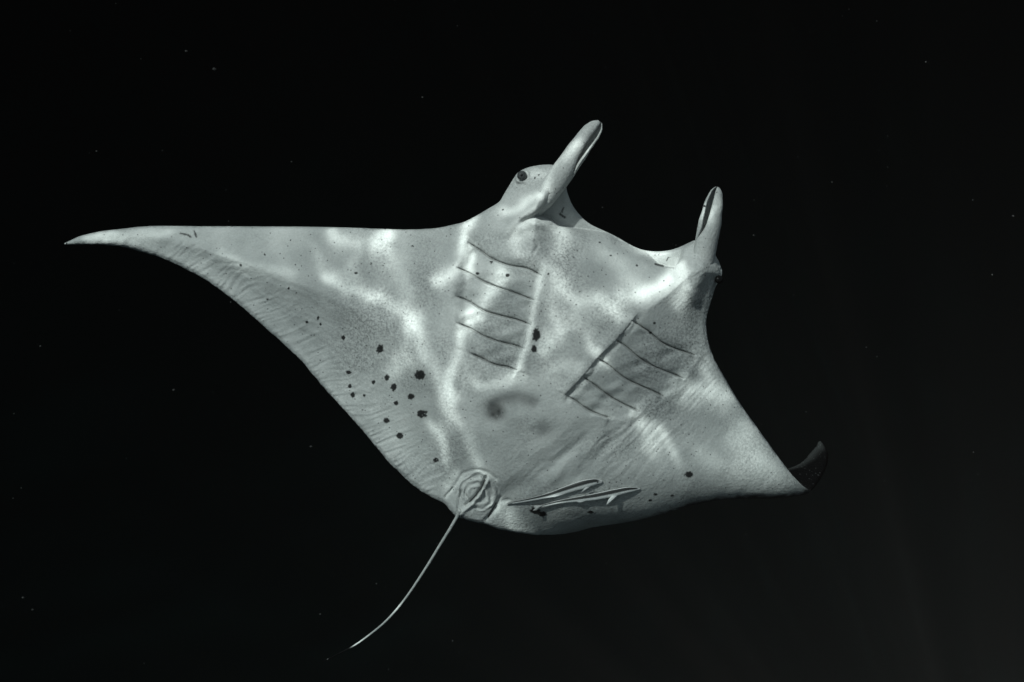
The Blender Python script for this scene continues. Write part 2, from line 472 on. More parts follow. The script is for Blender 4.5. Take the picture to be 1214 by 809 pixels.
def plain_material(name, c1, c2, scale, rough=0.5, spec=0.3):
    m, n, l, out = new_mat(name)
    p = n.new('ShaderNodeBsdfPrincipled')
    tc = n.new('ShaderNodeTexCoord')
    nz = n.new('ShaderNodeTexNoise'); nz.inputs['Scale'].default_value = scale; nz.inputs['Detail'].default_value = 4
    l.new(tc.outputs['Object'], nz.inputs['Vector'])
    l.new(mixcol(n, l, nz.outputs[0], c1, c2), p.inputs['Base Color'])
    p.inputs['Roughness'].default_value = rough
    p.inputs['Specular IOR Level'].default_value = spec
    l.new(p.outputs[0], out.inputs['Surface'])
    return m

def mesh_obj(name, verts, faces, mat, parent=None, attrs=None, smooth=True):
    me = bpy.data.meshes.new(name)
    me.from_pydata([tuple(map(float, q)) for q in verts], [], [tuple(map(int, f)) for f in faces])
    me.validate(verbose=False)
    if attrs:
        for k, val in attrs.items():
            a = me.attributes.new(k, 'FLOAT', 'POINT')
            a.data.foreach_set('value', np.asarray(val, np.float32))
    me.polygons.foreach_set('use_smooth', np.full(len(me.polygons), smooth))
    me.materials.append(mat)
    me.update()
    o = bpy.data.objects.new(name, me)
    col.objects.link(o)
    if parent is not None:
        o.parent = parent
    return o

def tag(o, label=None, category=None, group=None, kind=None):
    for k, val in (('label', label), ('category', category), ('group', group), ('kind', kind)):
        if val:
            o[k] = val

# ------------------------------------------------------------------ setting: seabed, water, sea surface
def grid_sheet(xs, ys, zfun):
    X, Y = np.meshgrid(xs, ys)
    Z = zfun(X, Y)
    nx, ny = len(xs), len(ys)
    idx = np.arange(nx * ny).reshape(ny, nx)
    f = np.stack([idx[:-1, :-1], idx[:-1, 1:], idx[1:, 1:], idx[1:, :-1]], -1).reshape(-1, 4)
    return np.stack([X, Y, Z], -1).reshape(-1, 3), f, X, Y

SAND = plain_material('dark_silt', (0.03, 0.032, 0.032, 1), (0.06, 0.06, 0.058, 1), 0.6, 0.9, 0.1)
xs = np.linspace(-400, 400, 81)
v_, f_, _, _ = grid_sheet(xs, xs, lambda X, Y: -28 + 1.2 * vnoise(X / 30 + 50, Y / 30 + 50))
sb_ = mesh_obj('seabed', v_, f_, SAND)
tag(sb_, 'dark silty seabed deep below the manta ray', 'seabed', kind='structure')

# caustics painted into the sea surface's transparency: strokes carried up the sun's direction
strokes = [  # plan polyline, half width, strength
    ([(557, 262), (551, 285), (544, 306), (533, 322), (520, 334)], 9, 0.75),
    ([(553, 280), (556, 300), (557, 322)], 4, 0.7),
    ([(590, 326), (584, 337), (571, 361), (560, 380)], 10, 1.0), ([(645, 322), (634, 358), (626, 396), (618, 440)], 5, 0.5), ([(560, 380), (550, 398), (545, 420), (540, 440), (536, 462)], 7, 0.75),
    ([(610, 446), (591, 453), (567, 457), (560, 448)], 7, 0.55), ([(619, 436), (610, 446)], 7, 0.7),
    ([(388, 331), (405, 336), (425, 341), (445, 349)], 6, 0.62), ([(445, 349), (465, 361), (484, 374), (495, 386)], 8, 0.75),
    ([(460, 276), (452, 289), (446, 295)], 8, 0.95), ([(446, 290), (425, 285), (405, 279), (392, 270)], 9, 0.5),
    ([(425, 285), (420, 305), (416, 322), (404, 333)], 7, 0.45), ([(452, 292), (466, 305), (474, 325), (481, 350), (492, 378)], 12, 0.36),
    ([(492, 378), (503, 400), (518, 428), (527, 452), (534, 470)], 9, 0.45), ([(470, 428), (464, 440), (476, 430), (486, 421)], 8, 0.6),
    ([(488, 384), (482, 405), (470, 428)], 6, 0.3),
    ([(511, 497), (520, 512), (529, 528), (533, 545)], 7, 0.75), ([(540, 488), (551, 508), (561, 524), (577, 551)], 7, 0.55),
    ([(534, 470), (538, 490), (530, 505)], 8, 0.2), ([(548, 555), (540, 570), (533, 582)], 5, 0.5),
    ([(672, 338), (690, 352), (710, 350), (728, 362)], 10, 0.55), ([(655, 372), (658, 386), (650, 400), (645, 412)], 7, 0.5),
    ([(690, 352), (683, 368), (660, 384)], 7, 0.35), ([(728, 362), (745, 352), (760, 348), (780, 340), (795, 330)], 12, 0.75),
    ([(795, 330), (806, 315), (812, 345), (808, 358)], 7, 0.85), ([(795, 312), (780, 303), (765, 298)], 12, 0.8),
    ([(708, 430), (703, 418), (700, 408)], 5, 0.45), ([(620, 300), (612, 276), (625, 268)], 10, 0.4),
    ([(752, 380), (757, 386)], 5, 0.5), ([(712, 430), (716, 436)], 5, 0.5),
    ([(757, 505), (766, 521), (774, 530)], 10, 0.55), ([(782, 518), (797, 533), (808, 546)], 7, 0.5), ([(757, 505), (782, 518)], 6, 0.4),
    ([(800, 470), (820, 464), (842, 466), (858, 470)], 10, 0.5), ([(842, 440), (850, 456)], 8, 0.45),
    ([(880, 520), (900, 545), (920, 568)], 16, 0.35), ([(835, 540), (870, 560), (905, 575)], 14, 0.3),
    ([(601, 612), (612, 624), (622, 634)], 14, 1.0), ([(600, 602), (610, 606)], 8, 0.8), ([(622, 630), (650, 631), (690, 622)], 6, 0.45),
    ([(656, 222), (672, 196), (690, 168)], 8, 0.55), ([(600, 250), (618, 246), (640, 232)], 9, 0.5), ([(630, 203), (648, 205)], 10, 0.35),
    ([(665, 268), (668, 280), (662, 300)], 6, 0.6), ([(634, 262), (650, 265), (660, 272)], 6, 0.5), ([(850, 224), (853, 240), (846, 262)], 7, 0.6),
    ([(838, 236), (830, 255)], 6, 0.6), ([(715, 300), (735, 312), (750, 330)], 12, 0.25), ([(660, 320), (668, 340), (655, 355)], 10, 0.3),
    ([(100, 284), (150, 280), (200, 276)], 7, 0.3), ([(260, 300), (300, 314), (345, 332)], 8, 0.25), ([(370, 290), (380, 310), (388, 331)], 8, 0.2),
    ([(700, 395), (690, 380), (705, 372)], 9, 0.2), ([(640, 455), (660, 440), (680, 430)], 9, 0.2),
]
Ln = np.array(L)
def to_sea(x, y):
    w = skin_height(x, y)
    p = view_to_world(plan_to_view(np.asarray(x, float), np.asarray(y, float), w))
    t = -p[:, 2] / Ln[2]
    return p[:, :2] + t[:, None] * Ln[None, :2]
sea_c = to_sea(np.array([607.0]), np.array([420.0]))[0]
half = 3.0
fine_ax = np.linspace(-half, half, 401)
outer_ax = half * np.geomspace(1.05, 130, 34)
ax = np.concatenate([-outer_ax[::-1], fine_ax, outer_ax])
SX, SY = ax + sea_c[0], ax + sea_c[1]
wv = lambda X, Y: 0.05 * vnoise(X / 1.3 + 90, Y / 1.7 + 90) + 0.03 * vnoise(X / 0.5 + 20, Y / 0.6 + 20)
v_, f_, GX, GY = grid_sheet(SX, SY, wv)
gx, gy = GX.ravel(), GY.ravel()
dark = np.ones(gx.shape)
near = (np.abs(gx - sea_c[0]) < half * 1.2) & (np.abs(gy - sea_c[1]) < half * 1.2)
nxs, nys = gx[near], gy[near]
keep = np.ones(nxs.shape)
jit = 1 + 0.5 * vnoise(nxs / 0.05 + 3, nys / 0.05 + 8)
wx = nxs + 0.040 * vnoise(nxs / 0.08, nys / 0.08) + 0.022 * vnoise(nxs / 0.03 + 9, nys / 0.03)
wy = nys + 0.040 * vnoise(nxs / 0.08 + 40, nys / 0.08) + 0.022 * vnoise(nxs / 0.03 + 70, nys / 0.03)
glow = np.clip(0.80 + 0.9 * vnoise(nxs / 0.10 + 15, nys / 0.10 + 33), 0.35, 1.15)
minD = np.full(nxs.shape, 99.0)
for pl, hw, st in strokes:
    pl = catmull(pl, 3) if len(pl) > 2 else np.array(pl, float)
    q = to_sea(pl[:, 0], pl[:, 1])
    lo, hi = q.min(0) - 0.4, q.max(0) + 0.4
    b = (wx > lo[0]) & (wx < hi[0]) & (wy > lo[1]) & (wy < hi[1])
    dd, _, _ = poly_dist(wx[b], wy[b], q)
    g = 1.05 * st * glow[b] * np.exp(-(dd / (hw * S * 0.90 * jit[b])) ** 2)
    keep[b] *= 1 - np.clip(g, 0, 1)
    minD[b] = np.minimum(minD[b], dd)
light_mask = np.zeros(gx.shape)
# a painted cell network continues the mask over the rest of the sea
cell = 0.34
def network(x, y):
    x = x + 0.14 * vnoise(x / 0.25, y / 0.25); y = y + 0.14 * vnoise(x / 0.25 + 60, y / 0.25)
    ci, cj = np.floor(x / cell).astype(int), np.floor(y / cell).astype(int)
    f1 = np.full(x.shape, 9.0); f2 = np.full(x.shape, 9.0)
    for di in (-1, 0, 1):
        for dj in (-1, 0, 1):
            a, b = ci + di, cj + dj
            sx = (a + _lat[a & 255, b & 255]) * cell; sy = (b + _lat[(b + 77) & 255, (a + 31) & 255]) * cell
            dq = np.hypot(x - sx, y - sy)
            f2 = np.minimum(f2, np.maximum(f1, dq)); f1 = np.minimum(f1, dq)
    return np.exp(-((f2 - f1) / 0.035) ** 2) * (0.35 + 0.5 * (vnoise(x / 0.5, y / 0.5) + 0.5))
light_mask[near] = np.maximum(1 - keep, 0.9 * network(nxs, nys) * ss(0.22, 0.40, minD))
far = ~near
light_mask[far] = network(gx[far], gy[far]) * 0.6
soft = 0.235 + 0.06 * vnoise(gx / 0.22 + 5, gy / 0.22 + 5)
for dx_, dy_, rd_, am_ in ((772, 440, 42, 0.42), (735, 470, 30, 0.25), (500, 335, 22, 0.32), (434, 318, 16, 0.28), (380, 305, 22, 0.25), (330, 375, 45, 0.25), (395, 400, 45, 0.22),
                           (600, 490, 28, 0.22), (690, 540, 35, 0.28), (650, 290, 16, 0.3), (610, 362, 20, 0.3), (590, 415, 18, 0.3), (838, 372, 22, 0.3), (515, 400, 20, 0.2),
                           (703, 322, 14, 0.2), (665, 365, 14, 0.22), (660, 610, 30, 0.2), (620, 345, 14, 0.2)):
    q = to_sea(np.array([float(dx_)]), np.array([float(dy_)]))[0]
    soft = soft * (1 - am_ * np.exp(-((gx - q[0]) ** 2 + (gy - q[1]) ** 2) / (rd_ * S * 1.1) ** 2))  # dark patches painted into the mask to dim parts of the belly
trans = soft + (1.0 - soft) * light_mask

m, n, l, out = new_mat('sea_surface_mask')
at = n.new('ShaderNodeAttribute'); at.attribute_name = 'light_mask'
tr_ = n.new('ShaderNodeBsdfTransparent')
l.new(at.outputs['Fac'], tr_.inputs['Color'])
gl = n.new('ShaderNodeBsdfGlossy'); gl.inputs['Roughness'].default_value = 0.05
mx = n.new('ShaderNodeMixShader'); mx.inputs[0].default_value = 0.03
l.new(tr_.outputs[0], mx.inputs[1]); l.new(gl.outputs[0], mx.inputs[2])
l.new(mx.outputs[0], out.inputs['Surface'])
sea = mesh_obj('water_surface', v_, f_, m, attrs={'light_mask': trans})
tag(sea, 'rippled sea surface above, light lines and dark patches painted into its transparency', 'water', kind='structure')

# ------------------------------------------------------------------ the manta
manta = bpy.data.objects.new('manta_ray', None)
manta.empty_display_size = 0.3
manta.matrix_world = ROOT_M
col.objects.link(manta)
tag(manta, 'pale-bellied manta ray gliding belly up, dark spots, rolled head fins and thin tail', 'manta ray')

def body_points():
    def hexgrid(step, zone):
        xs = np.arange(70, 1085, step); ys = np.arange(190, 840, step * 0.866)
        X, Y = np.meshgrid(xs, ys)
        X = X + (np.arange(len(ys)) % 2)[:, None] * step * 0.5
        X = X.ravel() + rng.uniform(-.12, .12, X.size) * step; Y = Y.ravel() + rng.uniform(-.12, .12, Y.size) * step
        k = zone(X, Y)
        X, Y = X[k], Y[k]
        k = inside(X, Y, OUT)
        X, Y = X[k], Y[k]
        d, _, _ = poly_dist(X, Y, OUT3, True)
        k = d > 0.45 * max(step, 1.3)
        return X[k], Y[k], d[k]
    def fine_zone(x, y):
        z = np.zeros(x.shape, bool)
        def close(g, r):
            g = np.asarray(g)
            lo, hi = g.min(0) - r, g.max(0) + r
            k = np.where((x > lo[0]) & (x < hi[0]) & (y > lo[1]) & (y < hi[1]))[0]
            z[k] |= poly_dist(x[k], y[k], g)[0] < r
        for g in gillL + gillR:
            close(g, 3.2)
        for g in (lipL, lipR):
            close(g, 5)
        for sx, sy, a, b in spots:
            k = np.where((np.abs(x - sx) < 10) & (np.abs(y - sy) < 10))[0]
            z[k] |= np.hypot((x[k] - sx) / (a + 1.6), (y[k] - sy) / (b + 1.6)) < 1
        z |= np.hypot(x - K[0], y - K[1]) < 33
        z |= np.hypot(x - 618, y - 209) < 15
        z |= np.hypot(x - 846, y - 331) < 14
        for g in (innerL, innerR):
            close(g, 3.5)
        return z
    def mid_zone(x, y):
        z = (poly_dist(x, y, left_trail)[0] < 45) & (x > 190)
        z |= (x > 535) & (x < 850) & (y > 280) & (y < 520)
        z |= (x > 580) & (x < 860) & (y < 300)
        z |= (x > 600) & (x < 800) & (y > 510) & (y < 610)
        return z
    X1, Y1, d1 = hexgrid(2.7, lambda x, y: ~mid_zone(x, y) & ~fine_zone(x, y))
    X2, Y2, d2 = hexgrid(1.55, lambda x, y: mid_zone(x, y) & ~fine_zone(x, y))
    X3, Y3, d3 = hexgrid(0.95, fine_zone)
    return np.concatenate([X1, X2, X3]), np.concatenate([Y1, Y2, Y3])

ipx, ipy = body_points()
no = len(OUT)
allx = np.concatenate([OUT[:, 0], ipx]); ally = np.concatenate([OUT[:, 1], ipy])
cdt = delaunay_2d_cdt([Vector((a, b)) for a, b in zip(allx, ally)], [], [list(range(no))], 1, 1e-5, True)
cv = np.array([(q.x, q.y) for q in cdt[0]])
tri = np.array([f for f in cdt[2] if len(f) == 3])
cen = cv[tri].mean(1)
tri = tri[inside(cen[:, 0], cen[:, 1], OUT)]
a, b, c = cv[tri[:, 0]], cv[tri[:, 1]], cv[tri[:, 2]]
area = (b[:, 0] - a[:, 0]) * (c[:, 1] - a[:, 1]) - (b[:, 1] - a[:, 1]) * (c[:, 0] - a[:, 0])
tri[area > 0] = tri[area > 0][:, [0, 2, 1]]      # y runs down in the plan: this winding faces out of the belly
X, Y = cv[:, 0], cv[:, 1]
h, dist, uu, vv = belly(X, Y)
rim = np.array([any(i < no for i in q) for q in cdt[3]])
dist = np.where(rim, 0, dist)
h = np.where(rim, -11 * ss(16, 4, poly_dist(X, Y, jaw[2:-1])[0]), h)
vx, vy, vw = pose(X, Y, h)
Pv = to_body(vx, vy, vw)
# back of the animal
torso = np.exp(-(np.abs(uu) / 140.0) ** 2.2) * ss(-200, -40, vv)
Tb = 3.0 * np.sqrt(1 - (1 - np.clip(dist / 6, 0, 1)) ** 2) + 7 * (1 - np.exp(-dist / 50)) + 60 * torso * ss(0, 90, dist)
jd, _, _ = poly_dist(X, Y, jaw[2:-1])
Tb = Tb + 14 * ss(16, 4, jd) + 24 * ss(60, 20, jd) * ss(0, 12, dist)
Tb = np.minimum(Tb, np.where(Y > Y0, bend_radius(X) * 0.6, 1e9))
bx, by, bw = pose(X, Y, -Tb)
kk = (D - bw) / D
kv = (D - vw) / D
bx2 = CX + (bx - CX) * np.where(Y > Y0, 1.0, kv / kk); by2 = CY + (by - CY) * np.where(Y > Y0, 1.0, kv / kk)
Pb = to_body(bx2, by2, bw)
idx_b = np.full(len(X), -1)
nonrim = np.where(~rim)[0]
idx_b[nonrim] = len(X) + np.arange(len(nonrim))
idx_b[rim] = np.where(rim)[0]
back = idx_b[tri][:, [0, 2, 1]]
V = [Pv, Pb[nonrim]]
Fc = [tri, back]
# dark tones of the belly: spots, marks, and shade painted into the colour
pig_shade = np.zeros(len(X))
nzx = 1 + 0.38 * vnoise(X / 2.2, Y / 2.2) + 0.35 * vnoise(X / 1.1 + 9, Y / 1.1)
for sx, sy, sa_, sb2 in spots:
    rr = np.hypot((X - sx) / sa_, (Y - sy) / sb2) * nzx
    pig_shade = np.maximum(pig_shade, ss(1.12, 0.80, rr) * 0.95)
pig_shade = np.maximum(pig_shade, (0.88 + 0.25 * vnoise(X / 4, Y / 4)) * np.exp(-(((X - 588) / 11) ** 2 + ((Y - 488.5) / 11.5) ** 2) ** 1.2))  # shading patch in the hollow, painted in as a dark tone
pig_shade = np.maximum(pig_shade, 0.36 * np.exp(-(((X - 647) / 12) ** 2 + ((Y - 513) / 10) ** 2)))
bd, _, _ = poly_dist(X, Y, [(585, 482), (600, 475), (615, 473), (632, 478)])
pig_shade = np.maximum(pig_shade, 0.45 * np.exp(-(bd / 8) ** 2))  # shade of the curved depression, also put into the colour
for g in gillL + gillR:
    gd, gs, ga = poly_dist(X, Y, g)
    pig_shade = np.maximum(pig_shade, np.clip(0.75 + 0.8 * vnoise(ga / 11, ga * 0 + g[0, 0]), 0, 1) * ss(0.8, 0.2, gd + 0.35 * (gs < 0)))  # slit recesses shaded by colour, mostly on the headward wall
for ln, wd_ in (([(214, 277), (222, 278.5), (226, 281)], 0.9), ([(229, 271.5), (233, 281)], 0.9), ([(664, 254), (669.5, 258)], 1.3), ([(668, 246), (666, 252)], 0.7),
                ([(777, 313.3), (786, 315.6)], 1.2), ([(789.5, 309), (793, 305.5)], 0.7), ([(575, 568), (571, 577), (564, 587), (557, 594.5)], 0.8), ([(588, 595), (579, 612)], 1.0)):
    bd, _, _ = poly_dist(X, Y, ln)
    pig_shade = np.maximum(pig_shade, 0.9 * ss(wd_ * 1.5, wd_ * 0.6, bd))
bent = np.clip(Y - Y0, 0, None) * ss(500, 600, X)
pig_shade = np.maximum(pig_shade, 0.9 * ss(1.0, 1.35, bent / bend_radius(X) + 0.25 * vnoise(X / 5, Y / 5)) * ss(715, 800, X))  # shade past the wing fold, painted dark by bend angle
pig_shade = np.maximum(pig_shade, ss(52, 62, bent) * ss(925, 955, X))
frk = np.clip(0.35 + 1.1 * vnoise(X / 60 + 3, Y / 60) + 0.8 * vnoise(X / 24 + 30, Y / 24), 0, 1)
frk = np.maximum(frk, 0.8 * np.exp(-(((X - 505) / 22) ** 2 + ((Y - 335) / 40) ** 2)))
frk *= ss(-330, -200, uu)
PG = [pig_shade, np.ones(len(nonrim)) * np.where(X[nonrim] > 915, 1 - 0.13 * ss(16, 2, poly_dist(X[nonrim], Y[nonrim], right_wing[4:11])[0]), ss(0, 5, dist[nonrim]))]
FK = [frk, np.zeros(len(nonrim))]
nv = len(X) + len(nonrim)

def add_piece(P, faces, pg):
    global nv
    V.append(P); Fc.append(np.asarray(faces) + nv); PG.append(pg); FK.append(np.full(len(P), 0.25))
    nv += len(P)

def loft(rings, cap=True):
    """rings: (n, k, 3) -> verts, triangles (closed cross-sections)"""
    n_, k_, _ = rings.shape
    f = []
    for i in range(n_ - 1):
        for j in range(k_):
            a_, b_ = i * k_ + j, i * k_ + (j + 1) % k_
            c_, d_ = b_ + k_, a_ + k_
            f.append((a_, b_, c_)); f.append((a_, c_, d_))
    verts = rings.reshape(-1, 3)
    if cap:
        verts = np.vstack([verts, rings[0].mean(0), rings[-1].mean(0)])
        c0, c1 = n_ * k_, n_ * k_ + 1
        for j in range(k_):
            f.append((c0, (j + 1) % k_, j))
            f.append((c1, (n_ - 1) * k_ + j, (n_ - 1) * k_ + (j + 1) % k_))
    return verts, f

def frames(axis):
    t = np.gradient(axis, axis=0); t /= np.linalg.norm(t, axis=1)[:, None]
    side = np.cross(t, np.array([0, 0, 1.0])); side /= np.linalg.norm(side, axis=1)[:, None]
    nrm = np.cross(side, t)
    return t, side, nrm

def rolled_fin(ctrl, half, depth, seam, turns, flare, twist, sense):
    """a cephalic fin: a thick sheet rolled into a scroll; plan units, y up here"""
    axis = catmull([(q[0], -q[1], q[2]) for q in ctrl], 8)
    n_ = len(axis)
    tt = np.linspace(0, 1, n_)
    hw = np.interp(tt, np.linspace(0, 1, len(half)), half)
    dp = np.interp(tt, np.linspace(0, 1, len(depth)), depth)
    t, side, nrm = frames(axis)
    k_ = 44
    rings = []
    for i in range(n_):
        # the scroll is closed at the root and opens towards the tip
        op = float(ss(0.50, 0.88, np.array(tt[i])))
        ph = np.linspace(0, 1, k_)
        ang = seam + twist * (1 - float(ss(0.35, 0.72, np.array(tt[i])))) + sense * (ph * 2 * math.pi * (1.0 - 0.10 * op))
        ro = 1.0 - flare * op * np.clip(1 - ph / 0.36, 0, 1) ** 1.6
        th = 0.10 + 0.08 * ss(0, 0.12, ph) * ss(1, 0.88, ph) + 0.11 * np.exp(-(ph / 0.045) ** 2) + 0.11 * np.exp(-((1 - ph) / 0.045) ** 2)
        ri = ro - th
        loop = np.concatenate([np.stack([np.cos(ang) * ro, np.sin(ang) * ro], -1), np.stack([np.cos(ang[::-1]) * ri[::-1], np.sin(ang[::-1]) * ri[::-1]], -1)])
        wr = 1 + 0.07 * vnoise(np.array([tt[i] * 14.0]), np.array([2.0 + seam]))[0]
        rings.append(axis[i] + side[i] * (loop[:, :1] * hw[i] * wr) + nrm[i] * (loop[:, 1:] * dp[i] * wr))
    rings = np.array(rings)
    # the tip closes over smoothly
    for e, sh in ((1, 0.86), (2, 0.62), (3, 0.30)):
        last = rings[n_ - 1] if e == 1 else rings[-1]
        cen = axis[-1] + t[-1] * hw[-1] * (0.30 * e)
        rings = np.concatenate([rings, (cen + (rings[n_ - 1] - axis[-1]) * sh)[None]])
    vts, fcs = loft(rings)
    return vts, fcs

for ctrl, half_, dep_, seam_, turns_, flare_, tw_, sense_ in (
        ([(604, 275, 12), (620, 259, 18), (636, 243, 22), (652, 225, 25), (668, 203, 29), (684, 180, 33), (697, 162, 35), (706, 151, 35)], [4, 9, 13, 13.8, 13.6, 13, 12.3, 9.5], [4, 9, 13, 14, 14, 13, 11, 8], 1.0, 1.0, 0.55, -2.0, 1),
        ([(814, 370, 8), (822, 350, 8), (829, 330, 9), (834, 306, 12), (838, 284, 17), (842, 263, 22), (846, 243, 26), (849, 229, 27)], [4, 9, 12.5, 13.5, 13.7, 13.3, 11.5, 8], [4, 9, 12, 14, 14, 13, 11, 7.5], 2.0, 1.0, 0.62, 2.0, -1)):
    vts, fcs = rolled_fin(ctrl, half_, dep_, seam_, turns_, flare_, tw_, sense_)
    add_piece(to_body(vts[:, 0], -vts[:, 1], vts[:, 2]), fcs, np.zeros(len(vts)))

# whip tail
axis = catmull([(546, -605, 8), (541.7, -613, 4), (533, -628, 0), (523, -644, -4), (504, -675, -10), (480, -710.5, -16), (459, -735, -20), (439, -752, -22), (420, -765.5, -22), (400, -776, -20), (382, -785, -18)], 6)
n_ = len(axis)
t, side, nrm = frames(axis)
rad = np.interp(np.linspace(0, 1, n_), [0, 0.1, 0.5, 0.8, 1], [3.2, 2.0, 1.3, 0.95, 0.6])
ang = np.linspace(0, 2 * math.pi, 10, endpoint=False)
rings = axis[:, None] + rad[:, None, None] * (np.cos(ang)[None, :, None] * side[:, None] + np.sin(ang)[None, :, None] * nrm[:, None])
vts, fcs = loft(rings)
tpg = np.concatenate([np.repeat(ss(0.79, 0.83, np.linspace(0, 1, n_)), 10), [0, 1]])
add_piece(to_body(vts[:, 0], -vts[:, 1], vts[:, 2]), fcs, tpg)

body = mesh_obj('body', np.vstack(V), np.vstack(Fc), SKIN, manta, {'dark_tone': np.concatenate(PG), 'freckle': np.concatenate(FK)})

def surface_w(qx, qy, r):
    out_ = []
    for a_, b_ in zip(qx, qy):
        k = np.hypot(vx - a_, vy - b_) < r
        out_.append(vw[k].max() if k.any() else 0.0)
    return np.array(out_)
# eyes: ball with a lid fold
EYE = plain_material('eye_surface', (0.02, 0.021, 0.022, 1), (0.10, 0.105, 0.105, 1), 160, 0.3, 0.3)
PUP = plain_material('pupil_black', (0.004, 0.004, 0.004, 1), (0.008, 0.008, 0.008, 1), 50, 0.3, 0.15)
def ball(cx, cy, cw, r, sq=0.8, nu=16, nvv=10, capang=math.pi):
    rings = []
    for i in range(1, nvv):
        p = capang * i / nvv
        a_ = np.linspace(0, 2 * math.pi, nu, endpoint=False)
        rings.append(np.stack([cx + r * math.sin(p) * np.cos(a_), -cy + r * math.sin(p) * np.sin(a_), np.full(nu, cw + r * sq * math.cos(p))], -1))
    vts, fcs = loft(np.array(rings))
    return to_body(vts[:, 0], -vts[:, 1], vts[:, 2]), [tuple(reversed(q)) for q in fcs]
for ex, ey, r_, dw, em in ((618.8, 208.4, 5.8, 1.0, EYE), (852.4, 331.6, 5.0, -2.5, PUP)):
    w0 = float(surface_w(np.array([ex]), np.array([ey]), 6.0)[0])
    vts, fcs = ball(ex, ey, w0 + dw, r_)
    eye = mesh_obj('eye', vts, fcs, em, manta)
    vts, fcs = ball(ex - 0.3, ey - 0.4, w0 + dw + r_ * 0.30, r_ * 0.58, 0.9)
    mesh_obj('pupil', vts, fcs, PUP, eye)

# ------------------------------------------------------------------ remoras
def remora_material():
    m, n, l, out = new_mat('remora_skin')
    p = n.new('ShaderNodeBsdfPrincipled')
    at = n.new('ShaderNodeAttribute'); at.attribute_name = 'dark_tone'
    tc = n.new('ShaderNodeTexCoord')
    nz = n.new('ShaderNodeTexNoise'); nz.inputs['Scale'].default_value = 160
    l.new(tc.outputs['Object'], nz.inputs['Vector'])
    pale = mixcol(n, l, nz.outputs[0], (0.74, 0.76, 0.75, 1), (0.86, 0.87, 0.86, 1))
    dk = mixcol(n, l, nz.outputs[0], (0.02, 0.022, 0.022, 1), (0.06, 0.062, 0.062, 1))
    l.new(mixcol(n, l, at.outputs['Fac'], pale, dk), p.inputs['Base Color'])
    p.inputs['Roughness'].default_value = 0.4
    p.inputs['Specular IOR Level'].default_value = 0.3
    l.new(p.outputs[0], out.inputs['Surface'])
    return m
REM = remora_material()

def remora(axis_pts, widths, fins, label, eye_at):
    ctrl = catmull(axis_pts, 6)
    wsk = surface_w(ctrl[:, 0], ctrl[:, 1], 3.0)
    n_ = len(ctrl)
    tt = np.linspace(0, 1, n_)
    hw = np.interp(tt, np.linspace(0, 1, len(widths)), widths)
    wsm = np.convolve(np.pad(wsk, 6, mode='edge'), np.ones(13) / 13, 'valid')
    axis = np.stack([ctrl[:, 0], -ctrl[:, 1], wsm + 0.3 + hw * 0.35], -1)
    t, side, nrm = frames(axis)
    # lie along the skin: tilt each cross-section with the slope of the wing under it
    slope = surface_w(ctrl[:, 0], ctrl[:, 1] + 5, 3.0) - surface_w(ctrl[:, 0], ctrl[:, 1] - 5, 3.0)
    slope = np.clip(np.convolve(np.pad(slope, 8, mode='edge'), np.ones(17) / 17, 'valid'), -2.5, 2.5)
    side = np.stack([np.zeros(n_), np.full(n_, -10.0), slope], -1)
    side -= t * (side * t).sum(1)[:, None]
    side /= np.linalg.norm(side, axis=1)[:, None]
    nrm = np.cross(side, t)
    axis = axis + nrm * (hw * 0.22)[:, None]
    k_ = 32
    a_ = np.linspace(0, 2 * math.pi, k_, endpoint=False)
    rings = axis[:, None] + hw[:, None, None] * (np.cos(a_)[None, :, None] * side[:, None] + 0.5 * np.sin(a_)[None, :, None] * nrm[:, None])
    vts, fcs = loft(rings)
    # side = right of the swimming direction (below in the plan); a dark band runs along the other flank
    cs = np.cos(a_)
    band = ss(0.12, -0.06, cs) * ss(-0.96, -0.84, cs)
    pg = (band[None, :] * ss(1.0, 0.90, tt)[:, None]).ravel()
    pg = np.concatenate([pg, [0.6, 0.2]])
    P = [to_body(vts[:, 0], -vts[:, 1], vts[:, 2])]; FF = [np.array(fcs)]; PGs = [pg]
    base = len(P[0])
    for poly, tone, lift in fins:
        poly = np.asarray(poly, float)
        c0 = poly.mean(0)
        w0 = np.interp(poly[:, 0], ctrl[:, 0], axis[:, 2]) if np.all(np.diff(ctrl[:, 0]) > 0) else surface_w(poly[:, 0], poly[:, 1], 3.0) + 4
        k = len(poly)
        top = to_body(poly[:, 0], poly[:, 1], w0 + lift + 0.35); bot = to_body(poly[:, 0], poly[:, 1], w0 + lift - 0.35)
        ct = to_body(c0[0:1], c0[1:2], np.array([w0.mean() + lift + 0.9])); cb = to_body(c0[0:1], c0[1:2], np.array([w0.mean() + lift - 0.9]))
        f = []
        for j in range(k):
            j2 = (j + 1) % k
            f += [(2 * k, j, j2), (2 * k + 1, k + j2, k + j), (j, k + j, k + j2), (j, k + j2, j2)]
        P.append(np.vstack([top, bot, ct, cb])); FF.append(np.array(f) + base); PGs.append(np.full(2 * k + 2, tone))
        base += 2 * k + 2
    Pm = np.vstack(P)
    org = P[0].mean(0)
    root = bpy.data.objects.new('remora', None)
    root.empty_display_size = 0.05
    root.matrix_world = ROOT_M @ Matrix.Translation(Vector(org))
    col.objects.link(root)
    tag(root, label, 'fish', 'remoras riding under the manta ray')
    mesh_obj('body', Pm - org, np.vstack(FF), REM, root, {'dark_tone': np.concatenate(PGs)})
    w0 = float(np.interp(eye_at[0], ctrl[:, 0], axis[:, 2] + hw * 0.40))
    vts, fcs = ball(eye_at[0], eye_at[1], w0, 1.0, 0.8, 10, 6)
    mesh_obj('eye', vts - org, fcs, PUP, root)
    return root

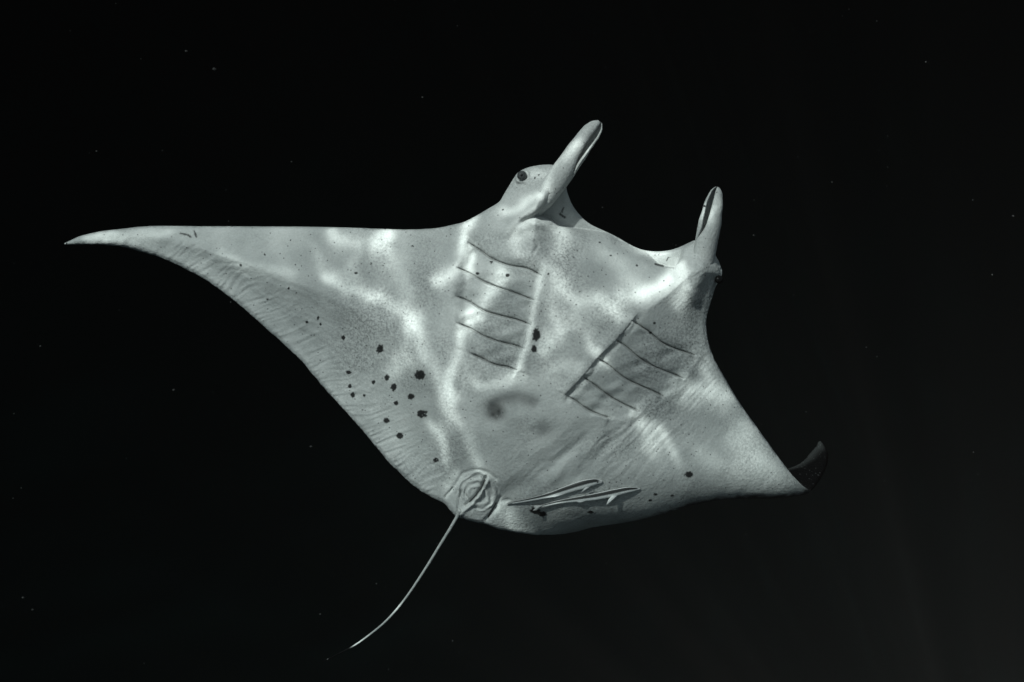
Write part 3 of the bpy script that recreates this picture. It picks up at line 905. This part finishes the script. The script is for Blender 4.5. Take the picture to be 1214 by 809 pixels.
remora([(601, 597.6), (612, 595.3), (631, 591.8), (652, 587), (672, 580.5), (690, 574.8), (704, 571.4), (714, 571.2)],
       [0.7, 1.4, 2.0, 3.1, 4.6, 5.3, 4.2, 1.6],
       [([(600, 598.2), (603, 595.4), (611, 593.6), (613, 595.8), (607, 597.2)], 0.8, 0.0), ([(655, 583.5), (680, 573.8), (697, 567.6), (690, 574)], 0.15, 0.0),
        ([(700, 577), (688, 584.5), (694, 578)], 0.3, 2.0), ([(672, 585), (640, 591.6), (660, 589)], 0.1, 1.0)],
       'slim striped remora lying flat beside the pelvic fin, blunt head on the belly', (708.5, 571.8))
remora([(640, 600.4), (649, 598.4), (664, 595), (685, 591.8), (705, 589), (725, 585), (742, 581.2), (752, 580), (759, 579.6)],
       [1.1, 1.5, 2.1, 3.2, 4.2, 4.6, 3.7, 2.4, 0.7],
       [([(632, 599.8), (638, 599), (646, 599), (642, 601), (636, 605.4), (631.5, 605.4), (635, 602.4)], 0.55, 0.0), ([(732, 587.5), (718.5, 599.6), (721, 593), (725, 588)], 0.05, 1.5),
        ([(676, 593.5), (700, 592), (688, 596.2)], 0.1, 0.0), ([(655, 595.5), (700, 586.4), (722, 581), (690, 590)], 0.35, 0.0)],
       'slim striped remora with a pale triangular side fin and pointed snout along the wing fold', (744.5, 580.0))

# ------------------------------------------------------------------ drifting specks
SPK = plain_material('plankton', (0.015, 0.016, 0.016, 1), (0.07, 0.072, 0.07, 1), 3.0, 0.8, 0.1)
oct_v = np.array([(1, 0, 0), (-1, 0, 0), (0, 1, 0), (0, -1, 0), (0, 0, 1), (0, 0, -1)], float)
oct_f = np.array([(0, 2, 4), (2, 1, 4), (1, 3, 4), (3, 0, 4), (2, 0, 5), (1, 2, 5), (3, 1, 5), (0, 3, 5)])
pv, pf = [], []
cnt = 0
for i in range(1700):
    dep = rng.uniform(1.6, 7.5)
    px_, py_ = rng.uniform(-0.62, 0.62), rng.uniform(-0.42, 0.42)
    w_ = D - dep / S
    q = np.array([px_ * dep, py_ * dep, -dep])
    ip = (CX + px_ * D, CY - py_ * D)
    if -60 < w_ < 130 and inside(np.array([ip[0]]), np.array([ip[1]]), OUT)[0]:
        continue
    r_ = 0.0009 * math.exp(rng.normal(0, 0.45)) * (1 if rng.random() < 0.94 else 1.9)
    wp = view_to_world(q)
    sc = r_ * rng.uniform(0.6, 1.4, 3)
    pv.append(oct_v * sc + wp); pf.append(oct_f + cnt * 6); cnt += 1
spk = mesh_obj('plankton', np.vstack(pv), np.vstack(pf), SPK, smooth=False)
tag(spk, 'tiny pale specks drifting in the dark water', 'plankton', kind='stuff')

# ------------------------------------------------------------------ the water itself
m, n, l, out = new_mat('sea_water')
pvn = n.new('ShaderNodeVolumePrincipled')
pvn.inputs['Color'].default_value = (0.0058, 0.0047, 0.0046, 1)
pvn.inputs['Density'].default_value = 0.085
pvn.inputs['Anisotropy'].default_value = -0.66
pvn.inputs['Absorption Color'].default_value = (0.0, 0.05, 0.05, 1)
l.new(pvn.outputs[0], out.inputs['Volume'])
hx, z0, z1 = 398.0, -29.5, -0.12
hv = [(-hx, -hx, z0), (hx, -hx, z0), (hx, hx, z0), (-hx, hx, z0), (-hx, -hx, z1), (hx, -hx, z1), (hx, hx, z1), (-hx, hx, z1)]
hf = [(0, 3, 2, 1), (4, 5, 6, 7), (0, 1, 5, 4), (1, 2, 6, 5), (2, 3, 7, 6), (3, 0, 4, 7)]
hz = mesh_obj('haze', hv, hf, m, smooth=False)
tag(hz, 'clear dark sea water filling the whole scene', 'water', kind='stuff')
